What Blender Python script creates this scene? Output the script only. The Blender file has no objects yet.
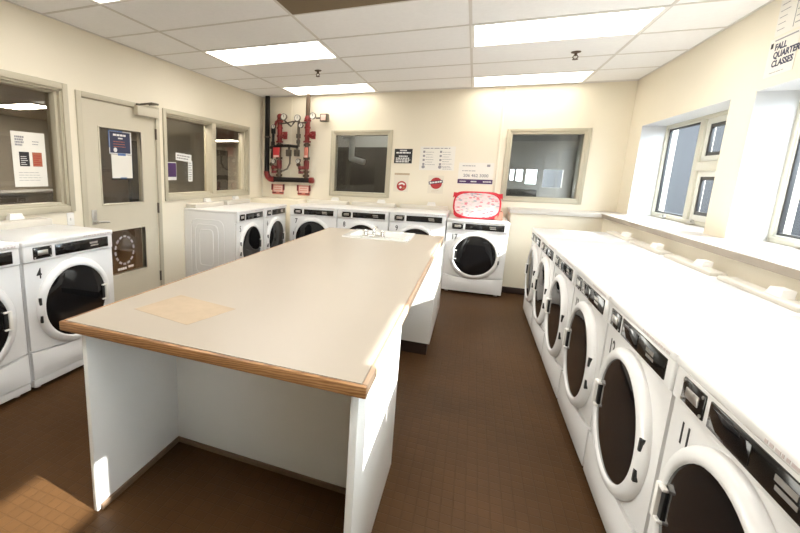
import bpy, bmesh, math, random
from mathutils import Vector, Matrix, Quaternion
random.seed(7)
S = bpy.context.scene
COL = S.collection
PI = math.pi

# ------------------------------------------------------------------ materials
def mat(name, col, rough=0.5, metal=0.0, spec=0.5, noise=0.0, nscale=6.0, bump=0.0, bscale=40.0, coat=0.0, emit=None, estr=0.0):
    m = bpy.data.materials.new(name); m.use_nodes = True
    nt = m.node_tree; b = nt.nodes['Principled BSDF']
    b.inputs['Base Color'].default_value = (*col, 1)
    b.inputs['Roughness'].default_value = rough
    b.inputs['Metallic'].default_value = metal
    b.inputs['Specular IOR Level'].default_value = spec
    b.inputs['Coat Weight'].default_value = coat
    if emit:
        b.inputs['Emission Color'].default_value = (*emit, 1); b.inputs['Emission Strength'].default_value = estr
    if noise or bump:
        geo = nt.nodes.new('ShaderNodeNewGeometry')
    if noise:
        n = nt.nodes.new('ShaderNodeTexNoise'); n.inputs['Scale'].default_value = nscale; n.inputs['Detail'].default_value = 5
        nt.links.new(geo.outputs['Position'], n.inputs['Vector'])
        mx = nt.nodes.new('ShaderNodeMix'); mx.data_type = 'RGBA'
        mx.inputs[6].default_value = (*[max(0, c*(1-noise)) for c in col], 1)
        mx.inputs[7].default_value = (*[min(1, c*(1+noise)) for c in col], 1)
        nt.links.new(n.outputs['Fac'], mx.inputs[0]); nt.links.new(mx.outputs[2], b.inputs['Base Color'])
    if bump:
        n2 = nt.nodes.new('ShaderNodeTexNoise'); n2.inputs['Scale'].default_value = bscale; n2.inputs['Detail'].default_value = 3
        nt.links.new(geo.outputs['Position'], n2.inputs['Vector'])
        bp = nt.nodes.new('ShaderNodeBump'); bp.inputs['Strength'].default_value = bump; bp.inputs['Distance'].default_value = 0.004
        nt.links.new(n2.outputs['Fac'], bp.inputs['Height']); nt.links.new(bp.outputs['Normal'], b.inputs['Normal'])
    return m

def glass_mat(name, tint=(1, 1, 1), refl=1.0, rough=0.0):
    m = bpy.data.materials.new(name); m.use_nodes = True
    nt = m.node_tree; nt.nodes.remove(nt.nodes['Principled BSDF'])
    out = nt.nodes['Material Output']
    t = nt.nodes.new('ShaderNodeBsdfTransparent'); t.inputs['Color'].default_value = (*tint, 1)
    g = nt.nodes.new('ShaderNodeBsdfGlossy'); g.inputs['Roughness'].default_value = rough
    # Schlick reflectance from the angle to either face of the thin pane
    geo = nt.nodes.new('ShaderNodeNewGeometry')
    dt = nt.nodes.new('ShaderNodeVectorMath'); dt.operation = 'DOT_PRODUCT'
    nt.links.new(geo.outputs['Normal'], dt.inputs[0]); nt.links.new(geo.outputs['Incoming'], dt.inputs[1])
    def mth(op, a, b=None):
        n = nt.nodes.new('ShaderNodeMath'); n.operation = op
        for i, v in enumerate((a, b)):
            if v is None: continue
            if isinstance(v, (int, float)): n.inputs[i].default_value = v
            else: nt.links.new(v, n.inputs[i])
        return n.outputs[0]
    c = mth('ABSOLUTE', dt.outputs['Value']); q = mth('POWER', mth('SUBTRACT', 1.0, c), 5.0)
    k = nt.nodes.new('ShaderNodeMath'); k.operation = 'MULTIPLY'; k.use_clamp = True; k.inputs[1].default_value = refl
    nt.links.new(mth('ADD', mth('MULTIPLY', q, 0.96), 0.04), k.inputs[0])
    mx = nt.nodes.new('ShaderNodeMixShader')
    nt.links.new(k.outputs[0], mx.inputs[0])
    nt.links.new(t.outputs[0], mx.inputs[1]); nt.links.new(g.outputs[0], mx.inputs[2])
    nt.links.new(mx.outputs[0], out.inputs['Surface'])
    return m

def floor_mat():
    m = mat('floor_brown_rubber_tile', (0.06, 0.03, 0.018), rough=0.42, spec=0.09)
    nt = m.node_tree; b = nt.nodes['Principled BSDF']
    geo = nt.nodes.new('ShaderNodeNewGeometry')
    br = nt.nodes.new('ShaderNodeTexBrick'); br.offset = 0.0
    br.inputs['Scale'].default_value = 1.0
    br.inputs['Brick Width'].default_value = 0.05; br.inputs['Row Height'].default_value = 0.05
    br.inputs['Mortar Size'].default_value = 0.003; br.inputs['Mortar Smooth'].default_value = 0.4
    br.inputs['Color1'].default_value = (0.083, 0.0415, 0.0165, 1); br.inputs['Color2'].default_value = (0.075, 0.0375, 0.0148, 1)
    br.inputs['Mortar'].default_value = (0.069, 0.0345, 0.0135, 1)
    nt.links.new(geo.outputs['Position'], br.inputs['Vector'])
    n = nt.nodes.new('ShaderNodeTexNoise'); n.inputs['Scale'].default_value = 1.6; n.inputs['Detail'].default_value = 6
    nt.links.new(geo.outputs['Position'], n.inputs['Vector'])
    mx = nt.nodes.new('ShaderNodeMix'); mx.data_type = 'RGBA'; mx.blend_type = 'MULTIPLY'; mx.inputs[0].default_value = 0.5
    cr = nt.nodes.new('ShaderNodeValToRGB'); cr.color_ramp.elements[0].position = 0.3; cr.color_ramp.elements[0].color = (0.6, 0.6, 0.6, 1)
    cr.color_ramp.elements[1].position = 0.7; cr.color_ramp.elements[1].color = (1.25, 1.2, 1.15, 1)
    nt.links.new(n.outputs['Fac'], cr.inputs[0]); nt.links.new(br.outputs['Color'], mx.inputs[6]); nt.links.new(cr.outputs[0], mx.inputs[7])
    nt.links.new(mx.outputs[2], b.inputs['Base Color'])
    iv = nt.nodes.new('ShaderNodeMath'); iv.operation = 'SUBTRACT'; iv.inputs[0].default_value = 1.0
    nt.links.new(br.outputs['Fac'], iv.inputs[1])
    bp = nt.nodes.new('ShaderNodeBump'); bp.inputs['Strength'].default_value = 0.45; bp.inputs['Distance'].default_value = 0.004
    nt.links.new(iv.outputs[0], bp.inputs['Height']); nt.links.new(bp.outputs['Normal'], b.inputs['Normal'])
    return m

def oak_mat():
    m = mat('oak_edge', (0.45, 0.22, 0.08), rough=0.4)
    nt = m.node_tree; b = nt.nodes['Principled BSDF']
    geo = nt.nodes.new('ShaderNodeNewGeometry')
    mp = nt.nodes.new('ShaderNodeMapping'); mp.inputs['Scale'].default_value = (6, 6, 40); mp.inputs['Rotation'].default_value = (0.25, 0.35, 0.2)
    w = nt.nodes.new('ShaderNodeTexWave'); w.inputs['Scale'].default_value = 1.1; w.inputs['Distortion'].default_value = 9; w.inputs['Detail'].default_value = 3
    w.bands_direction = 'Z'
    cr = nt.nodes.new('ShaderNodeValToRGB')
    cr.color_ramp.elements[0].color = (0.24, 0.105, 0.032, 1); cr.color_ramp.elements[1].color = (0.46, 0.24, 0.10, 1)
    nt.links.new(geo.outputs['Position'], mp.inputs['Vector']); nt.links.new(mp.outputs[0], w.inputs['Vector'])
    nt.links.new(w.outputs['Fac'], cr.inputs[0]); nt.links.new(cr.outputs[0], b.inputs['Base Color'])
    return m

def print_mat(name, base, inks, scale=26.0, thresh=0.55):
    """fabric / paper with a small printed pattern"""
    m = mat(name, base, rough=0.7)
    nt = m.node_tree; b = nt.nodes['Principled BSDF']
    geo = nt.nodes.new('ShaderNodeTexCoord')
    mp = nt.nodes.new('ShaderNodeMapping'); mp.inputs['Scale'].default_value = (scale, scale, scale*2.2)
    v = nt.nodes.new('ShaderNodeTexVoronoi'); v.inputs['Scale'].default_value = 1.0
    nt.links.new(geo.outputs['Object'], mp.inputs['Vector']); nt.links.new(mp.outputs[0], v.inputs['Vector'])
    hue = nt.nodes.new('ShaderNodeValToRGB'); hue.color_ramp.interpolation = 'CONSTANT'
    els = hue.color_ramp.elements
    els[0].color = (*inks[0], 1)
    for i, c in enumerate(inks[1:]):
        e = els.new((i+1)/len(inks)); e.color = (*c, 1)
    els.remove(els[-1]) if len(els) > len(inks) else None
    sep = nt.nodes.new('ShaderNodeSeparateColor')
    nt.links.new(v.outputs['Color'], sep.inputs[0]); nt.links.new(sep.outputs[0], hue.inputs[0])
    lt = nt.nodes.new('ShaderNodeMath'); lt.operation = 'LESS_THAN'; lt.inputs[1].default_value = thresh
    nt.links.new(v.outputs['Distance'], lt.inputs[0])
    mx = nt.nodes.new('ShaderNodeMix'); mx.data_type = 'RGBA'
    mx.inputs[6].default_value = (*base, 1)
    nt.links.new(hue.outputs[0], mx.inputs[7]); nt.links.new(lt.outputs[0], mx.inputs[0])
    nt.links.new(mx.outputs[2], b.inputs['Base Color'])
    return m

M = {}
M['wall'] = mat('wall_cream_paint', (0.81, 0.745, 0.605), rough=0.6, noise=0.02, nscale=2, bump=0.05, bscale=120)
M['ceil'] = mat('ceiling_tile', (0.88, 0.875, 0.87), rough=0.8, noise=0.04, nscale=30, bump=0.15, bscale=160)
M['tbar'] = mat('ceiling_tee_bar', (0.66, 0.63, 0.59), rough=0.5)
M['fixframe'] = mat('light_frame', (0.8, 0.78, 0.74), rough=0.4)
M['brownvent'] = mat('brown_ceiling_panel', (0.16, 0.11, 0.055), rough=0.6, noise=0.15, nscale=8)
M['floor'] = floor_mat()
M['frame'] = mat('greige_painted_metal', (0.50, 0.455, 0.345), rough=0.45)
M['door'] = mat('greige_door_paint', (0.60, 0.55, 0.435), rough=0.42, noise=0.02)
M['winframe'] = mat('window_frame_paint', (0.62, 0.60, 0.50), rough=0.4)
M['gasket'] = mat('dark_window_sash', (0.03, 0.03, 0.032), rough=0.4)
M['ledge'] = mat('ledge_laminate', (0.58, 0.54, 0.49), rough=0.35, noise=0.05, nscale=5)
M['revealpale'] = mat('pale_reveal_liner', (0.66, 0.67, 0.68), rough=0.5, noise=0.02)
M['base'] = mat('baseboard_dark_rubber', (0.035, 0.018, 0.013), rough=0.5, noise=0.1)
M['white'] = mat('white_enamel', (0.80, 0.795, 0.785), rough=0.28, spec=0.5, coat=0.2, noise=0.01, nscale=3)
M['white2'] = mat('white_plastic', (0.85, 0.83, 0.79), rough=0.35, noise=0.01, nscale=3)
M['sashwhite'] = mat('sash_off_white', (0.74, 0.74, 0.68), rough=0.4)
M['darkred'] = mat('dark_red_paint', (0.15, 0.014, 0.012), rough=0.4, noise=0.2, nscale=20)
M['salmon'] = mat('salmon_sign', (0.62, 0.20, 0.15), rough=0.5, noise=0.05)
M['hallbeige'] = mat('hall_partition_paint', (0.50, 0.47, 0.41), rough=0.6, noise=0.03)
M['paleoak'] = mat('pale_mottled_edge', (0.52, 0.36, 0.24), rough=0.5, noise=0.35, nscale=14)
M['cream'] = mat('cream_plastic', (0.66, 0.62, 0.54), rough=0.4, noise=0.02)
M['blackglass'] = mat('black_door_glass', (0.008, 0.008, 0.009), rough=0.04, spec=0.55, noise=0.2, nscale=9)
M['blackpanel'] = mat('black_panel', (0.012, 0.011, 0.010), rough=0.12, spec=0.5, noise=0.2, nscale=20)
M['black'] = mat('black_rubber', (0.012, 0.012, 0.012), rough=0.5, noise=0.1)
M['grey'] = mat('grey_print', (0.58, 0.50, 0.49), rough=0.6, noise=0.05)
M['silver'] = mat('brushed_silver', (0.62, 0.60, 0.57), rough=0.3, metal=0.9, noise=0.05, nscale=40)
M['chrome'] = mat('chrome', (0.75, 0.74, 0.72), rough=0.12, metal=1.0, noise=0.02)
M['labelwhite'] = mat('label_white', (0.75, 0.74, 0.72), rough=0.5, noise=0.03)
M['laminate'] = mat('beige_laminate', (0.46, 0.40, 0.325), rough=0.34, spec=0.5, noise=0.025, nscale=3.0)
M['worn'] = mat('worn_laminate_patch', (0.50, 0.385, 0.26), rough=0.6, noise=0.12, nscale=22)
M['oak'] = oak_mat()
M['panelwhite'] = mat('white_melamine', (0.85, 0.84, 0.80), rough=0.4, noise=0.03, nscale=4)
M['striptan'] = mat('brown_base_strip', (0.16, 0.10, 0.06), rough=0.5, noise=0.2, nscale=14)
M['sink'] = mat('white_sink_enamel', (0.92, 0.91, 0.88), rough=0.2, coat=0.3, noise=0.01)
M['pipeblack'] = mat('black_iron_pipe', (0.009, 0.006, 0.005), rough=0.5, spec=0.25, noise=0.3, nscale=20)
M['pipebrown'] = mat('brown_iron_pipe', (0.075, 0.042, 0.020), rough=0.45, noise=0.3, nscale=20)
M['pipegrey'] = mat('grey_steel_pipe', (0.115, 0.095, 0.072), rough=0.4, metal=0.5, noise=0.2, nscale=20)
M['red'] = mat('red_valve_paint', (0.21, 0.012, 0.011), rough=0.35, noise=0.15, nscale=20)
M['redbright'] = mat('bright_red_tag', (0.52, 0.03, 0.035), rough=0.45, noise=0.08, nscale=20)
M['redsign'] = mat('red_sign_plastic', (0.36, 0.04, 0.03), rough=0.4, noise=0.1)
M['pinkwhite'] = mat('pinkish_white_sign', (0.80, 0.55, 0.48), rough=0.5, noise=0.05)
M['paper'] = mat('white_paper', (0.80, 0.77, 0.70), rough=0.7, noise=0.02)
M['paperdim'] = mat('cream_paper', (0.74, 0.68, 0.56), rough=0.7, noise=0.02)
M['ink'] = mat('black_ink', (0.015, 0.014, 0.016), rough=0.6, noise=0.05)
M['inkgrey'] = mat('grey_ink', (0.30, 0.29, 0.30), rough=0.6, noise=0.05)
M['inkblue'] = mat('navy_ink', (0.030, 0.034, 0.080), rough=0.6, noise=0.05)
M['inkred'] = mat('red_ink', (0.42, 0.03, 0.03), rough=0.6, noise=0.05)
M['inkorange'] = mat('orange_ink', (0.42, 0.13, 0.065), rough=0.6, noise=0.05)
M['purple'] = mat('purple_ink', (0.06, 0.02, 0.10), rough=0.5, noise=0.05)
M['blackboard'] = mat('black_sign', (0.013, 0.013, 0.014), rough=0.35, noise=0.1)
M['bluetape'] = mat('blue_tape', (0.10, 0.18, 0.38), rough=0.6, noise=0.05)
M['redcloth'] = mat('red_nylon', (0.62, 0.015, 0.03), rough=0.55, noise=0.06, nscale=30)
M['totetan'] = mat('tote_side', (0.55, 0.26, 0.18), rough=0.6, noise=0.1, nscale=20)
M['toteprint'] = print_mat('tote_print', (0.78, 0.62, 0.60), [(0.72, 0.22, 0.26), (0.78, 0.50, 0.50), (0.40, 0.40, 0.43), (0.80, 0.58, 0.57), (0.62, 0.58, 0.50)], scale=24, thresh=0.50)
M['glass'] = glass_mat('window_glass', (0.96, 0.98, 0.98), 0.2)
M['glassint'] = glass_mat('interior_glass', (0.85, 0.83, 0.79), 1.3)
M['glassdark'] = glass_mat('tinted_glass', (0.84, 0.85, 0.83), 1.3)
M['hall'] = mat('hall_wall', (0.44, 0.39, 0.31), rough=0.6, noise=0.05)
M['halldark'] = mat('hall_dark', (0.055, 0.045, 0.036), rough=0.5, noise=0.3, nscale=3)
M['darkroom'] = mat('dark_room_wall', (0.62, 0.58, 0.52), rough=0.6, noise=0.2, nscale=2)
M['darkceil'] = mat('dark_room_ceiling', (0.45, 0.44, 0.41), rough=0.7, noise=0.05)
M['ductwhite'] = mat('white_duct', (0.80, 0.80, 0.78), rough=0.4, noise=0.02)
M['asphalt'] = mat('asphalt', (0.045, 0.045, 0.05), rough=0.9, noise=0.2, nscale=5)
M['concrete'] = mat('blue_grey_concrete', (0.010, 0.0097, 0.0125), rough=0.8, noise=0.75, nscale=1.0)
_nt = M['concrete'].node_tree
_mp = _nt.nodes.new('ShaderNodeMapping'); _mp.inputs['Scale'].default_value = (1.0, 0.9, 0.12)
for _l in list(_nt.links):
    if _l.to_node.type == 'TEX_NOISE' and _l.to_socket.name == 'Vector':
        _src = _l.from_socket; _dst = _l.to_socket; _nt.links.new(_src, _mp.inputs['Vector']); _nt.links.new(_mp.outputs[0], _dst)
def emitter(name, col, s):
    m = mat(name, (0.9, 0.9, 0.9), rough=0.5, emit=col, estr=s); return m
M['diffuser'] = emitter('light_diffuser', (1.0, 0.96, 0.90), 6.8)
M['diffuser_dim'] = emitter('light_diffuser_weaker', (1.0, 0.94, 0.83), 3.6)  # weaker glow for panels beside the back wall, avoids a hot spot there
M['halldiff'] = emitter('hall_light_diffuser', (1.0, 0.94, 0.84), 40.0)

M['reardiff'] = emitter('rear_room_diffuser', (1.0, 0.97, 0.92), 12.0)
M['tanedge'] = mat('ledge_edge_tan', (0.33, 0.28, 0.22), rough=0.5, noise=0.15, nscale=12)
# ------------------------------------------------------------------ mesh builder
class MB:
    def __init__(self): self.bm = bmesh.new()
    def _merge(self, tb, mtx=None):
        if mtx is not None: bmesh.ops.transform(tb, matrix=mtx, verts=tb.verts)
        me = bpy.data.meshes.new('tmp'); tb.to_mesh(me); tb.free()
        self.bm.from_mesh(me); bpy.data.meshes.remove(me); return self
    def box(self, x0, x1, y0, y1, z0, z1, bev=0.0, seg=2, mtx=None):
        tb = bmesh.new(); bmesh.ops.create_cube(tb, size=1.0)
        bmesh.ops.transform(tb, matrix=Matrix.Translation(((x0+x1)/2, (y0+y1)/2, (z0+z1)/2)) @ Matrix.Diagonal((abs(x1-x0), abs(y1-y0), abs(z1-z0), 1)), verts=tb.verts)
        if bev > 0: bmesh.ops.bevel(tb, geom=list(tb.edges), offset=bev, segments=seg, profile=0.5, affect='EDGES')
        return self._merge(tb, mtx)
    def cyl(self, p0, p1, r0, r1=None, n=20, caps=True):
        r1 = r0 if r1 is None else r1
        p0, p1 = Vector(p0), Vector(p1); d = p1-p0
        tb = bmesh.new(); bmesh.ops.create_cone(tb, cap_ends=caps, segments=n, radius1=r0, radius2=r1, depth=d.length)
        return self._merge(tb, Matrix.Translation((p0+p1)/2) @ d.to_track_quat('Z', 'Y').to_matrix().to_4x4())
    def sph(self, c, r, sx=1, sy=1, sz=1, n=16):
        tb = bmesh.new(); bmesh.ops.create_uvsphere(tb, u_segments=n, v_segments=n//2, radius=r)
        return self._merge(tb, Matrix.Translation(c) @ Matrix.Diagonal((sx, sy, sz, 1)))
    def tube(self, pts, r, n=10, closed=False):
        pts = [Vector(p) for p in pts]; N = len(pts); rings = []
        up = None
        for i, p in enumerate(pts):
            if closed: t = (pts[(i+1) % N]-pts[i-1]).normalized()
            else: t = (pts[min(i+1, N-1)]-pts[max(i-1, 0)]).normalized()
            if up is None:
                up = Vector((0, 0, 1)) if abs(t.z) < 0.9 else Vector((1, 0, 0))
            a = t.cross(up).normalized(); b = a.cross(t).normalized(); up = b
            rings.append([self.bm.verts.new(p + r*(math.cos(2*PI*k/n)*a + math.sin(2*PI*k/n)*b)) for k in range(n)])
        for i in range(N if closed else N-1):
            A, B = rings[i], rings[(i+1) % N]
            for k in range(n):
                self.bm.faces.new((A[k], A[(k+1) % n], B[(k+1) % n], B[k]))
        if not closed:
            self.bm.faces.new(list(reversed(rings[0]))); self.bm.faces.new(rings[-1])
        return self
    def lathe(self, prof, c, axis='-Y', n=48):
        """prof: list of (radius, height); revolve about axis through c"""
        rings = []
        for (r, h) in prof:
            ring = []
            for k in range(n):
                a = 2*PI*k/n; x, z = r*math.cos(a), r*math.sin(a)
                if axis == '-Y': v = Vector((c[0]+x, c[1]-h, c[2]+z))
                elif axis == 'Z': v = Vector((c[0]+x, c[1]+z, c[2]+h))
                elif axis == 'X': v = Vector((c[0]+h, c[1]+x, c[2]+z))
                ring.append(self.bm.verts.new(v))
            rings.append(ring)
        for A, B in zip(rings, rings[1:]):
            for k in range(n): self.bm.faces.new((A[k], A[(k+1) % n], B[(k+1) % n], B[k]))
        if prof[0][0] > 1e-6 and prof[0][0] < 0: pass
        return self
    def disc(self, c, r, y, n=48):
        vs = [self.bm.verts.new((c[0]+r*math.cos(2*PI*k/n), y, c[1]+r*math.sin(2*PI*k/n))) for k in range(n)]
        self.bm.faces.new(vs); return self
    def poly(self, pts, ext):
        """closed polygon (3-D, planar) extruded by vector ext"""
        ext = Vector(ext)
        a = [self.bm.verts.new(Vector(p)) for p in pts]; b = [self.bm.verts.new(Vector(p)+ext) for p in pts]
        n = len(pts)
        self.bm.faces.new(a); self.bm.faces.new(list(reversed(b)))
        for i in range(n): self.bm.faces.new((a[i], b[i], b[(i+1) % n], a[(i+1) % n]))
        return self
    def mesh(self, name, m, angle=38):
        bmesh.ops.recalc_face_normals(self.bm, faces=self.bm.faces)
        me = bpy.data.meshes.new(name); self.bm.to_mesh(me); self.bm.free()
        for p in me.polygons: p.use_smooth = True
        me.set_sharp_from_angle(angle=math.radians(angle))
        if m: me.materials.append(M[m] if isinstance(m, str) else m)
        return me

def link(name, me, parent=None, loc=(0, 0, 0), rot=(0, 0, 0)):
    o = bpy.data.objects.new(name, me); COL.objects.link(o)
    o.location = loc; o.rotation_euler = rot
    if parent: o.parent = parent
    return o
def part(name, mb, m, parent, label=None):
    o = link(name, mb.mesh(name, m) if isinstance(mb, MB) else mb, parent)
    if label: o['label'] = label
    return o
def tag(o, label, cat, group=None):
    o['label'] = label; o['category'] = cat
    if group: o['group'] = group
    return o
def empty(name, loc=(0, 0, 0), rz=0.0):
    o = bpy.data.objects.new(name, None); COL.objects.link(o); o.location = loc; o.rotation_euler = (0, 0, rz)
    o.empty_display_size = 0.1
    return o
def thing(name, label, cat, loc=(0, 0, 0), rz=0.0, group=None):
    return tag(empty(name, loc, rz), label, cat, group)
def struct(name, mb, m, parent=None):
    o = link(name, mb.mesh(name, m), parent)
    if not parent: o['kind'] = 'structure'
    return o
def structroot(name):
    o = empty(name); o['kind'] = 'structure'; return o

def text_mesh(body, size, m, depth=0.0006, align='CENTER', bold=0.0, xscale=1.0):
    """lettering lying in the local XZ plane, facing -Y, origin at its centre"""
    cu = bpy.data.curves.new('lettering', 'FONT'); cu.body = body; cu.size = size; cu.extrude = depth; cu.offset = bold
    cu.align_x = align; cu.align_y = 'CENTER'; cu.resolution_u = 3
    o = bpy.data.objects.new('tmp', cu); COL.objects.link(o)
    dg = bpy.context.evaluated_depsgraph_get()
    me = bpy.data.meshes.new_from_object(o.evaluated_get(dg))
    bpy.data.objects.remove(o); bpy.data.curves.remove(cu)
    me.transform(Matrix.Rotation(PI/2, 4, 'X') @ Matrix.Diagonal((xscale, 1, 1, 1)))
    me.materials.clear(); me.materials.append(M[m])
    return me

def text_rows(mb, x0, x1, z0, z1, rows, seed=1, y=-0.0025, fill=0.55, ragged=0.35):
    """small unreadable print: rows of word-like dashes"""
    r = random.Random(seed); hgt = (z1-z0)/rows
    for k in range(rows):
        zc = z1-(k+0.5)*hgt; x = x0; xe = x1-(x1-x0)*r.uniform(0, ragged)
        while x < xe:
            w = r.uniform(0.08, 0.22)*(x1-x0); w = min(w, xe-x)
            if w > 0.004: mb.box(x, x+w, y, y+0.0015, zc-hgt*fill/2, zc+hgt*fill/2)
            x += w+0.035*(x1-x0)
    return mb
def cells(u0, u1, v0, v1, holes):
    us = sorted({u0, u1, *[h[0] for h in holes], *[h[1] for h in holes]}); vs = sorted({v0, v1, *[h[2] for h in holes], *[h[3] for h in holes]})
    us = [u for u in us if u0 <= u <= u1]; vs = [v for v in vs if v0 <= v <= v1]
    for a, b in zip(us, us[1:]):
        for c, d in zip(vs, vs[1:]):
            mu, mv = (a+b)/2, (c+d)/2
            if not any(h[0] < mu < h[1] and h[2] < mv < h[3] for h in holes): yield a, b, c, d
def merged(mb):
    bmesh.ops.remove_doubles(mb.bm, verts=mb.bm.verts, dist=1e-5); return mb

# ------------------------------------------------------------------ room dimensions (metres; camera stands at the origin)
XL, XR, YB, YF, H = -3.167, 1.626, 6.20, -2.2, 2.556
XG = 1.85            # right window plane
GX, GY, T = -0.1335, 6.142, 0.6096
XLOW, ZL = 1.40, 1.05    # lower right wall and ledge height
YLOW = 5.76

# floor, ceiling
struct('floor', MB().box(XL-0.15, 2.0, YF-0.1, YB+0.15, -0.1, 0.0), 'floor')
fixtures = [(-2, 4, 1), (-2, 1, 1), (0, 4, 1), (0, 1, 1), (-2, 7, 0), (0, 7, 0), (-2, 10, 0), (0, 10, 0)]  # last four continue the rows out of view, added for illumination
holes = [(GX+i*2*T, GX+(i+1)*2*T, GY-j*T, GY-(j-1)*T) for i, j, _ in fixtures]
mb = MB()
for a, b, c, d in cells(XL-0.15, 2.0, YF-0.1, YB+0.15, holes): mb.box(a, b, c, d, H, H+0.08)
struct('ceiling', mb, 'ceil')
mb = MB()
for i in range(-2, 2):
    x = GX+i*2*T
    mb.box(x-0.011, x+0.011, YF, YB, H-0.004, H+0.001)
for j in range(-0, 14):
    y = GY-j*T
    if y > YF: mb.box(XL, XR, y-0.011, y+0.011, H-0.0035, H+0.001)
mb.box(XL, XL+0.014, YF, YB, H-0.006, H); mb.box(XR-0.014, XR, YF, YB, H-0.006, H); mb.box(XL, XR, YB-0.014, YB, H-0.006, H)
struct('trim_1', mb, 'tbar')
struct('trim_2', MB().box(GX-2*T+0.013, GX-0.013, GY-6*T+0.013, GY-5*T-0.013, H-0.005, H+0.002), 'brownvent')

flab = {(-2, 4): 'large glowing ceiling light panel left of the nearer sprinkler head', (-2, 1): 'glowing ceiling light panel just in front of the red sprinkler valves',
        (0, 4): 'largest glowing ceiling light panel, nearest the right-hand wall windows', (0, 1): 'glowing ceiling light panel beside the back wall above the right back window'}
fp = None
for i, j, seen in fixtures:
    x0, x1, y0, y1 = GX+i*2*T, GX+(i+1)*2*T, GY-j*T, GY-(j-1)*T
    r = thing('ceiling_light', flab.get((i, j), 'unseen recessed ceiling light panel added out of view to light the room'), 'ceiling light', ((x0+x1)/2, (y0+y1)/2, H), 0, 'recessed ceiling lights')
    if fp is None:
        w, l = T, T/2
        f = MB()
        for a, b, c, d in cells(-w, w, -l, l, [(-w+0.028, w-0.028, -l+0.028, l-0.028)]): f.box(a, b, c, d, -0.006, 0.03)
        fp = (f.mesh('light_frame', 'fixframe'), MB().box(-w+0.029, w-0.029, -l+0.029, l-0.029, 0.001, 0.02).mesh('diffuser', 'diffuser'), MB().box(-w+0.029, w-0.029, -l+0.029, l-0.029, 0.001, 0.02).mesh('diffuser', 'diffuser_dim'))
    link('light_frame', fp[0], r); link('diffuser', fp[2] if j == 1 else fp[1], r)

# left wall with its openings
L1 = (1.05, 2.60, 1.09, 2.03); DR = (2.785, 3.70, 0.0, 2.005); L2 = (3.87, 5.70, 1.115, 2.012)
mb = MB()
for a, b, c, d in cells(YF, YB+0.15, 0, H, [L1, DR, L2]): mb.box(XL-0.13, XL, a, b, c, d)
struct('wall_left', merged(mb), 'wall')
# back wall
B1 = (-1.985, -1.15, 1.125, 2.005); B2 = (0.375, 1.215, 1.158, 1.998)
mb = MB()
for a, b, c, d in cells(XL, 2.0, 0, H, [B1, B2]): mb.box(a, b, YB, YB+0.13, c, d)
struct('wall_back', merged(mb), 'wall')
struct('wall_front', MB().box(XL-0.13, 2.0, YF-0.12, YF, 0, H), 'wall')
# right wall: piers, header, ledge and lower wall
niches = [(4.07, 5.81), (2.03, 3.775), (-0.01, 1.73), (-2.05, -0.31)]
NZ = 2.012
mb = MB()
for a, b, c, d in cells(YF, YB, ZL-0.02, H, [(n0, n1, ZL-0.02, NZ) for n0, n1 in niches]): mb.box(XR, 1.95, a, b, c, d)
struct('wall_right', merged(mb), 'wall')
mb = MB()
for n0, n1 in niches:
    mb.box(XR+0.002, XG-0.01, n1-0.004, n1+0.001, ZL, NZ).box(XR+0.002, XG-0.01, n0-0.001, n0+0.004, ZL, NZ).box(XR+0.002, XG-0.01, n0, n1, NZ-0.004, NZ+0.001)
struct('trim_9', mb, 'revealpale')  # neutral pale liners on the niche sides and head
mb = MB()
mb.box(XLOW, 1.95, YF, YLOW+0.001, 0, ZL-0.045); mb.box(0.455, 1.95, YLOW, YB, 0, ZL-0.045)
struct('wall_low', mb, 'wall')
mb = MB()
pts = [(0.44, YB), (0.44, YLOW-0.02), (XLOW-0.02, YLOW-0.02), (XLOW-0.02, YF), (1.90, YF), (1.90, YB)]
mb.poly([(x, y, ZL-0.045) for x, y in pts], (0, 0, 0.045))
struct('trim_3', mb, 'ledge')
struct('trim_7', MB().box(XLOW-0.024, XLOW-0.019, YF, YLOW-0.03, ZL-0.044, ZL-0.004), 'tanedge')
# chase ledge in the left back corner
struct('trim_4', MB().box(XL, -2.36, 5.80, YB, 0, 1.015, bev=0.006), 'wall')
# vertical seam batten on the back wall
struct('trim_5', MB().box(0.252, 0.276, YB-0.012, YB, ZL, H, bev=0.003), 'wall')
struct('trim_6', MB().box(-2.70, -2.67, YB-0.008, YB, 1.02, H), 'wall')
# baseboards
struct('baseboard_back', MB().box(0.455, 1.39, YLOW-0.012, YLOW, 0, 0.08, bev=0.003), 'base')
struct('baseboard_left', MB().box(XL, XL+0.012, YF, 2.72, 0, 0.1, bev=0.003).box(XL, XL+0.012, 3.77, 5.8, 0, 0.1, bev=0.003), 'base')
struct('baseboard_right', MB().box(XLOW-0.012, XLOW, YF, YLOW, 0, 0.08, bev=0.003), 'base')

# ------------------------------------------------------------------ left wall windows, door
def frame_YZ(mb, y0, y1, z0, z1, w, x0, x1, bev=0.004):
    """rectangular casing round an opening y0..y1, z0..z1 with member width w (outwards)"""
    mb.box(x0, x1, y0-w, y0, z0-w, z1+w, bev); mb.box(x0, x1, y1, y1+w, z0-w, z1+w, bev)
    mb.box(x0, x1, y0, y1, z0-w, z0, bev); mb.box(x0, x1, y0, y1, z1, z1+w, bev)
    return mb
def frame_XZ(mb, x0, x1, z0, z1, w, y0, y1, bev=0.004):
    mb.box(x0-w, x0, y0, y1, z0-w, z1+w, bev); mb.box(x1, x1+w, y0, y1, z0-w, z1+w, bev)
    mb.box(x0, x1, y0, y1, z0-w, z0, bev); mb.box(x0, x1, y0, y1, z1, z1+w, bev)
    return mb

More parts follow.
